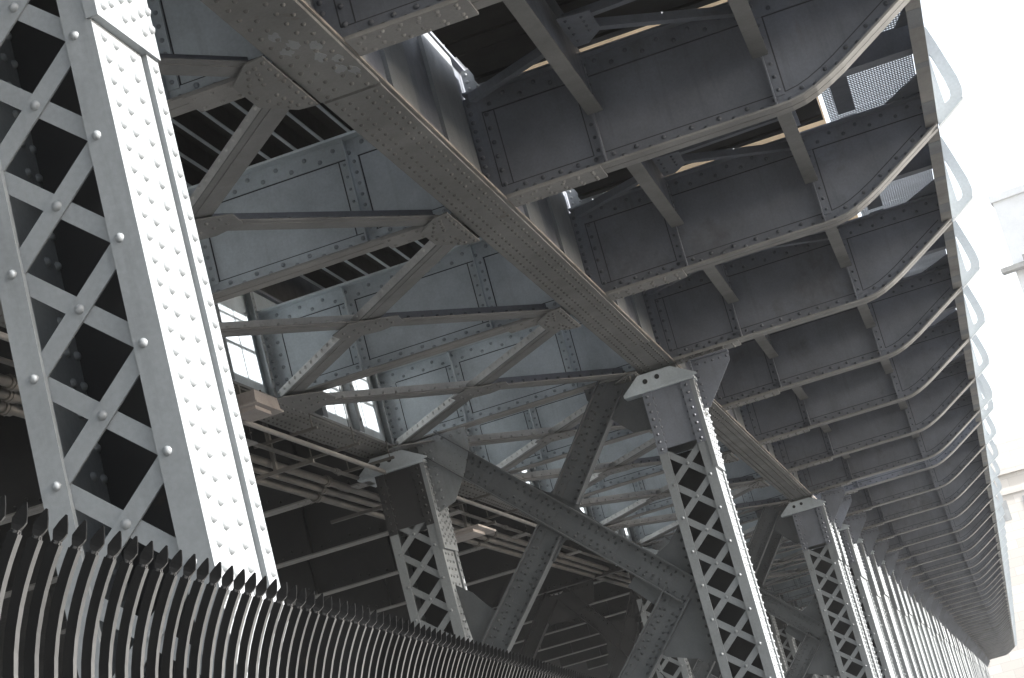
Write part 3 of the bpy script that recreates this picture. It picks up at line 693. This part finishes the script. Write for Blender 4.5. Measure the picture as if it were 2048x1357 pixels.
for i, k in enumerate(range(0, KMAX)):
    lab = 'pale rounded railing bracket on the deck edge, %s from the camera' % nth(i+1)
    if first is None: first = bracket(yB(k)); first['label'] = lab
    else: copy_thing(first, (.95, yB(k), 5.45), lab)
f2 = fascia(yB(7), 1.6); f2['label'] = 'short fascia channel at the close pair of beams'

# far part of the outer deck, track deck and street deck
m = MB(); m.box(-2.7, .86, yB(26), yB(KMAX-1), 5.90, 6.0); tag(m.build('deck_slab', 'soot', None, (-1, yB(26), 5.9)), 'far dark end of the outer deck over the distant beams', 'deck')
t = thing('track_deck', (-4.6, -10, 6.75), 'black ribbed track deck glimpsed between the girders', 'deck'); O = (-4.6, -10, 6.75)
m = MB(); m.box(-6.55, -3.15, -10, 120, 6.98, 7.06); m.build('deck_plate', 'soot', t, O)
x = -3.3
while x > -6.45:
    m = MB(); m.box(x-.012, x+.012, -10, 70, 6.76, 6.97); m.build('rib', 'soot', t, O); m = MB(); m.box(x-.020, x+.012, -10, 70, 6.748, 6.759); m.build('rib_flange', 'blue', t, O); x -= .28
m = MB(); m.box(-22, -6.66, -14, 150, 6.02, 6.25); tag(m.build('deck_slab', 'soot', None, (-14, 60, 6.02)), 'black underside of the street deck beyond the left girder', 'deck')
m = MB(); m.box(-6.62, -6.60, -10, 120, 6.12, 6.975); tag(m.build('light_screen', 'under', None, (-6.6, -10, 6.12)), 'added dark screen above the left girder, closing off the sky', 'barrier')  # added screen that blocks the sky gap over the left girder
# added unseen screen, its openings placed to shape the sun patches
t = thing('light_screen', (-2.9, -10, 6.2), 'added unseen dark screen panels above the right girder', 'barrier'); O = (-2.9, -10, 6.2)
gaps = [(18.20, 18.98), (20.86, 21.66), (21.86, 22.86), (13.9, 15.0)]
for k in range(3, 9): gaps += [(yB(k)+1.7, yB(k)+2.5), (yB(k)+2.75, yB(k)+3.6)]
gaps.sort(); y = -10
for a, b in gaps+[(70, 71)]:
    m = MB(); m.box(-2.93, -2.90, y, a, 6.115, 6.98); m.build('panel', 'under', t, O); y = b
    if b < 70:
        m = MB(); m.box(-2.925, -2.905, (a+b)/2-.018, (a+b)/2+.018, 6.115, 6.98); m.box(-2.945, -2.93, a, b, 6.46, 6.50); m.box(-2.945, -2.93, a, b, 6.78, 6.81); m.build('shadow_bar', 'under', t, O)  # bars added across the openings to cast lines into the sun patches

# ---------------------------------------------------------------- pipes and lamp under the left side
for i, (x, z, r) in enumerate([(-6.72, 4.54, .024), (-6.93, 4.50, .046), (-7.07, 4.47, .046), (-7.22, 4.44, .050)]):
    t = thing('pipe', (x, 6, z), 'dusty beige pipe hung beyond the left girder, %s of four from the girder' % nth(i+1), 'pipe', 'parallel beige pipes under the deck'); O = (x, 6, z)
    m = MB(); m.tube([(x, 6, z), (x, 60, z)], r, 12); m.build('pipe_run', 'pipe', t, O)
    for y in (14.3+i*.2, 18.2+i*.25, 22.0+i*.2, 26.1+i*.2, 30.0):
        c = MB(); c.tube([(x, y, z), (x, y+.16, z)], r*1.35, 12); c.tube([(x, y+.04, z), (x, y+.07, z)], r*1.55, 12); c.build('coupling', 'pipe', t, O)
m = MB(); m.tube([(-6.38, 6, 4.52), (-6.38, 40, 4.52)], .028, 10); tag(m.build('conduit', 'conduit', None, (-6.38, 6, 4.52)), 'thin pale conduit running straight under the left girder', 'conduit')
for i, y in enumerate((18.4, 19.8, 21.2, 22.5, 25.5, 27.0, 29)):
    m = MB(); m.box(-6.85, -6.12, y-.02, y+.02, 4.57, 4.60); m.tube([(-6.17, y, 4.60), (-6.17, y, 4.80)], .008, 6); m.tube([(-6.7, y, 4.60), (-6.7, y, 4.80)], .008, 6)
    tag(m.build('hanger_bar', 'pipe', None, (-6.4, y, 4.57)), 'thin rusty hanger bar below the left girder, %s from the camera' % nth(i+1), 'hanger', 'hanger bars below the left girder')
for i, y in enumerate((20.3, 24.2, 28.1)):
    m = MB(); m.box(-7.6, -6.4, y-.025, y+.025, 4.34, 4.38); m.box(-6.86, -6.82, y-.03, y+.03, 4.38, 5.2)
    tag(m.build('pipe_hanger', 'pipe', None, (-7, y, 4.34)), 'trapeze hanger carrying the four pipes, %s from the camera' % nth(i+1), 'hanger', 'trapeze hangers carrying the pipes')
t = thing('lamp_housing', (-6.1, 18.0, 4.4), 'boxy beige lamp housing hung under the left girder', 'lamp'); O = (-6.1, 18.0, 4.4)
m = MB(); m.prism([(17.80, 4.56), (17.84, 4.68), (18.46, 4.68), (18.50, 4.56)], 'x', -6.36, -6.04); m.box(-6.38, -6.02, 17.78, 18.52, 4.54, 4.559); m.build('housing', 'fixture', t, O)
m = MB(); m.box(-6.32, -6.08, 17.88, 18.3, 4.50, 4.539); m.build('lens_cover', 'fixture', t, O)
m = MB(); m.bar((-6.22, 17.9, 4.681), (-6.22, 17.9, 4.788), .04, .04, (1, 0, 0)); m.bar((-6.22, 18.4, 4.681), (-6.22, 18.4, 4.788), .04, .04, (1, 0, 0)); m.build('mount', 'pipe', t, O)
m = MB(); m.box(-6.85, -6.25, 26.0, 26.6, 4.00, 4.04); m.box(-6.95, -6.15, 25.95, 26.9, 4.042, 4.07)
tag(m.build('light_panel', 'fixture', None, (-6.5, 25.8, 4.16)), 'flat pinkish lamp panel behind the left-row column', 'lamp')

# ---------------------------------------------------------------- fence
V = Vector((-.0935, .9956, 0)); V.normalize()
nrm = Vector((V.y, -V.x, 0))         # towards the pavement
P0 = Vector((-1.905, 3.899, .983)); STEP = .1205
t = thing('iron_fence', (P0.x, P0.y, GROUND), 'black iron fence of outward curved pickets with spear tips', 'fence'); O = (P0.x, P0.y, GROUND)
prof = [(-.187, -2.5), (-.187, -.54)]+[(-(.82*u-.90*u*u), -u) for u in (.48, .42, .36, .31, .26, .21, .17, .13, .10, .075)]
proto = None
def picket():
    m = MB(); w, d = .025, .026
    vs = []; N = len(prof)
    for i, (o, z) in enumerate(prof):
        a = prof[max(i-1, 0)]; b = prof[min(i+1, N-1)]; tx, tz = b[0]-a[0], b[1]-a[1]; L = math.hypot(tx, tz); tx /= L; tz /= L
        nx, nz = -tz, tx
        for sw, sd2 in ((-1, -1), (1, -1), (1, 1), (-1, 1)):
            q = nrm*(o+nx*sd2*d/2)+V*(sw*w/2); vs.append((q.x, q.y, z+nz*sd2*d/2))
    f = [(i*4+k, i*4+(k+1) % 4, (i+1)*4+(k+1) % 4, (i+1)*4+k) for i in range(N-1) for k in range(4)]
    m.add(vs, f)
    # pinched neck and flattened spear: wide across the fence line, thin in the other direction
    e = Vector((prof[-1][0]-prof[-2][0], 0, prof[-1][1]-prof[-2][1])).normalized()
    base = nrm*prof[-1][0]; bz = prof[-1][1]
    def pt_(s, w_, th):
        c = base+nrm*(e.x*s); z = bz+e.z*s; out = []
        for a, b in ((-1, -1), (1, -1), (1, 1), (-1, 1)):
            q = c+nrm*(e.z*a*w_/2)+V*(b*th/2); out.append((q.x, q.y, z-e.x*a*w_/2))
        return out
    c0 = base; m.tube([(c0.x+nrm.x*e.x*q, c0.y+nrm.y*e.x*q, bz+e.z*q) for q in (-.003, .002, .007)], .0118, 10)
    st = [pt_(0, .021, .021), pt_(.008, .018, .016), pt_(.02, .030, .009), pt_(.030, .036, .007), pt_(.052, .022, .006), pt_(.072, .004, .005)]
    vs = [p for s in st for p in s]; n_ = len(st)
    m.add(vs, [(i*4+k, i*4+(k+1) % 4, (i+1)*4+(k+1) % 4, (i+1)*4+k) for i in range(n_-1) for k in range(4)]+[tuple(range(n_*4-4, n_*4))])
    return m
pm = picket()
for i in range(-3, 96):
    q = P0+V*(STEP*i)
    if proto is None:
        proto = pm.build('picket', 'fence', t); o = proto; proto.data.materials.append(M['lit_edge']); proto.data.materials.append(M['glint'])
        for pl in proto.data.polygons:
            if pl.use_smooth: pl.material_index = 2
            elif pl.normal.dot(nrm) > .45 and pl.center.z < -.05: pl.material_index = 1  # outer faces take the painted sun highlight
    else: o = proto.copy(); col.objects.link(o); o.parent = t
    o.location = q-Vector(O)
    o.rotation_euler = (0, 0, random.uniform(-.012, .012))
for zz in (-2.2, ):
    m = MB(); a = P0+V*(STEP*-4)-nrm*.205; b = P0+V*(STEP*97)-nrm*.205
    m.bar((a.x, a.y, P0.z+zz), (b.x, b.y, P0.z+zz), .045, .012); m.build('rail', 'fence', t, O)
m = MB(); a = P0+V*(STEP*-4)-nrm*.187; b = P0+V*(STEP*97)-nrm*.187; m.bar((a.x, a.y, P0.z-.95), (b.x, b.y, P0.z-.95), .045, .012); m.build('rail', 'fence', t, O)

# ---------------------------------------------------------------- ground, road, distant masonry
m = MB(); m.box(-42, 105, -82, 415, GROUND-.6, GROUND-.15); tag(m.build('ground', 'concrete', None), kind='structure')
m = MB(); m.box(-30, 3.0, -60, 1.0, GROUND-.149, GROUND+.004); tag(m.build('bounce_ground', 'bounce_ground', None), kind='structure')  # unseen pale ground added behind the camera to bounce light onto the webs
m = MB(); m.box(-30, 3.0, 1.0, 232, GROUND-.149, GROUND); tag(m.build('pavement', 'concrete', None), kind='structure')
m = MB(); m.box(3.0, 14.0, -60, 300, GROUND-.149, GROUND-.14); tag(m.build('road', 'asphalt', None), kind='structure')
m = MB()
for i in range(60): m.box(8.42, 8.55, -58+5*i, -55.5+5*i, GROUND-.139, GROUND-.134)
tag(m.build('road_marking', 'line', None), kind='structure')

t = thing('anchorage', (0, 236, GROUND), 'pale sunlit ashlar stone anchorage closing the far end of the bridge', 'building'); t.rotation_euler = (0, 0, R(9))
def local(mb, name, mat): return mb.build(name, mat, t)
m = MB(); m.box(-40, 40, 0, 14, 0, 26.5); local(m, 'wall', 'stone')
m = MB(); m.box(-40.6, 40.6, -.6, 14.6, 26.5, 27.3); m.box(-40.3, 40.3, -.3, 14.3, 24.2, 24.7); m.box(-40, 40, 0, 14, 27.3, 30.2); local(m, 'cornice', 'stone')
for x in (4.0, 7.0, 10.0, 13.0):
    m = MB(); m.box(x, x+1.1, -.05, -.003, 21.3, 23.6); local(m, 'window', 'patch')
t = thing('white_building', (20.4, 340, GROUND), 'washed-out white building corner against the sky beyond the bridge', 'building'); t.rotation_euler = (0, 0, R(-9))
m = MB(); m.box(0, 60, 0, 30, 0, 82); m.build('wall', 'stucco', t)
m = MB(); m.box(-.4, 60.4, -.5, 30.4, 82, 83.2); m.build('cornice', 'stucco', t)
m = MB(); m.box(-2, 30, -2.5, -.01, 69.5, 70.3); m.box(2, 22, -1.6, -.8, 70.31, 71.6); m.build('ledge', 'fascia', t)
for i in range(5):
    for j in range(2):
        m = MB(); m.box(3.5+4.2*i, 5.6+4.2*i, -.12, -.004, 58+6.2*j+13*(j > 1), 61.2+6.2*j+13*(j > 1)); m.build('window', 'patch', t)

# ---------------------------------------------------------------- air
hz = bpy.data.materials.new('thin_air'); hz.use_nodes = True
hn = hz.node_tree.nodes; hn.remove(hn['Principled BSDF'])
pv = hn.new('ShaderNodeVolumePrincipled'); pv.inputs['Color'].default_value = (.95, .96, .97, 1); pv.inputs['Density'].default_value = .00032; pv.inputs['Anisotropy'].default_value = .2
hz.node_tree.links.new(pv.outputs[0], hn['Material Output'].inputs['Volume'])
M['air'] = hz
m = MB(); m.box(-45, 110, -85, 420, GROUND-2, 88); tag(m.build('haze', 'air', None), kind='stuff')
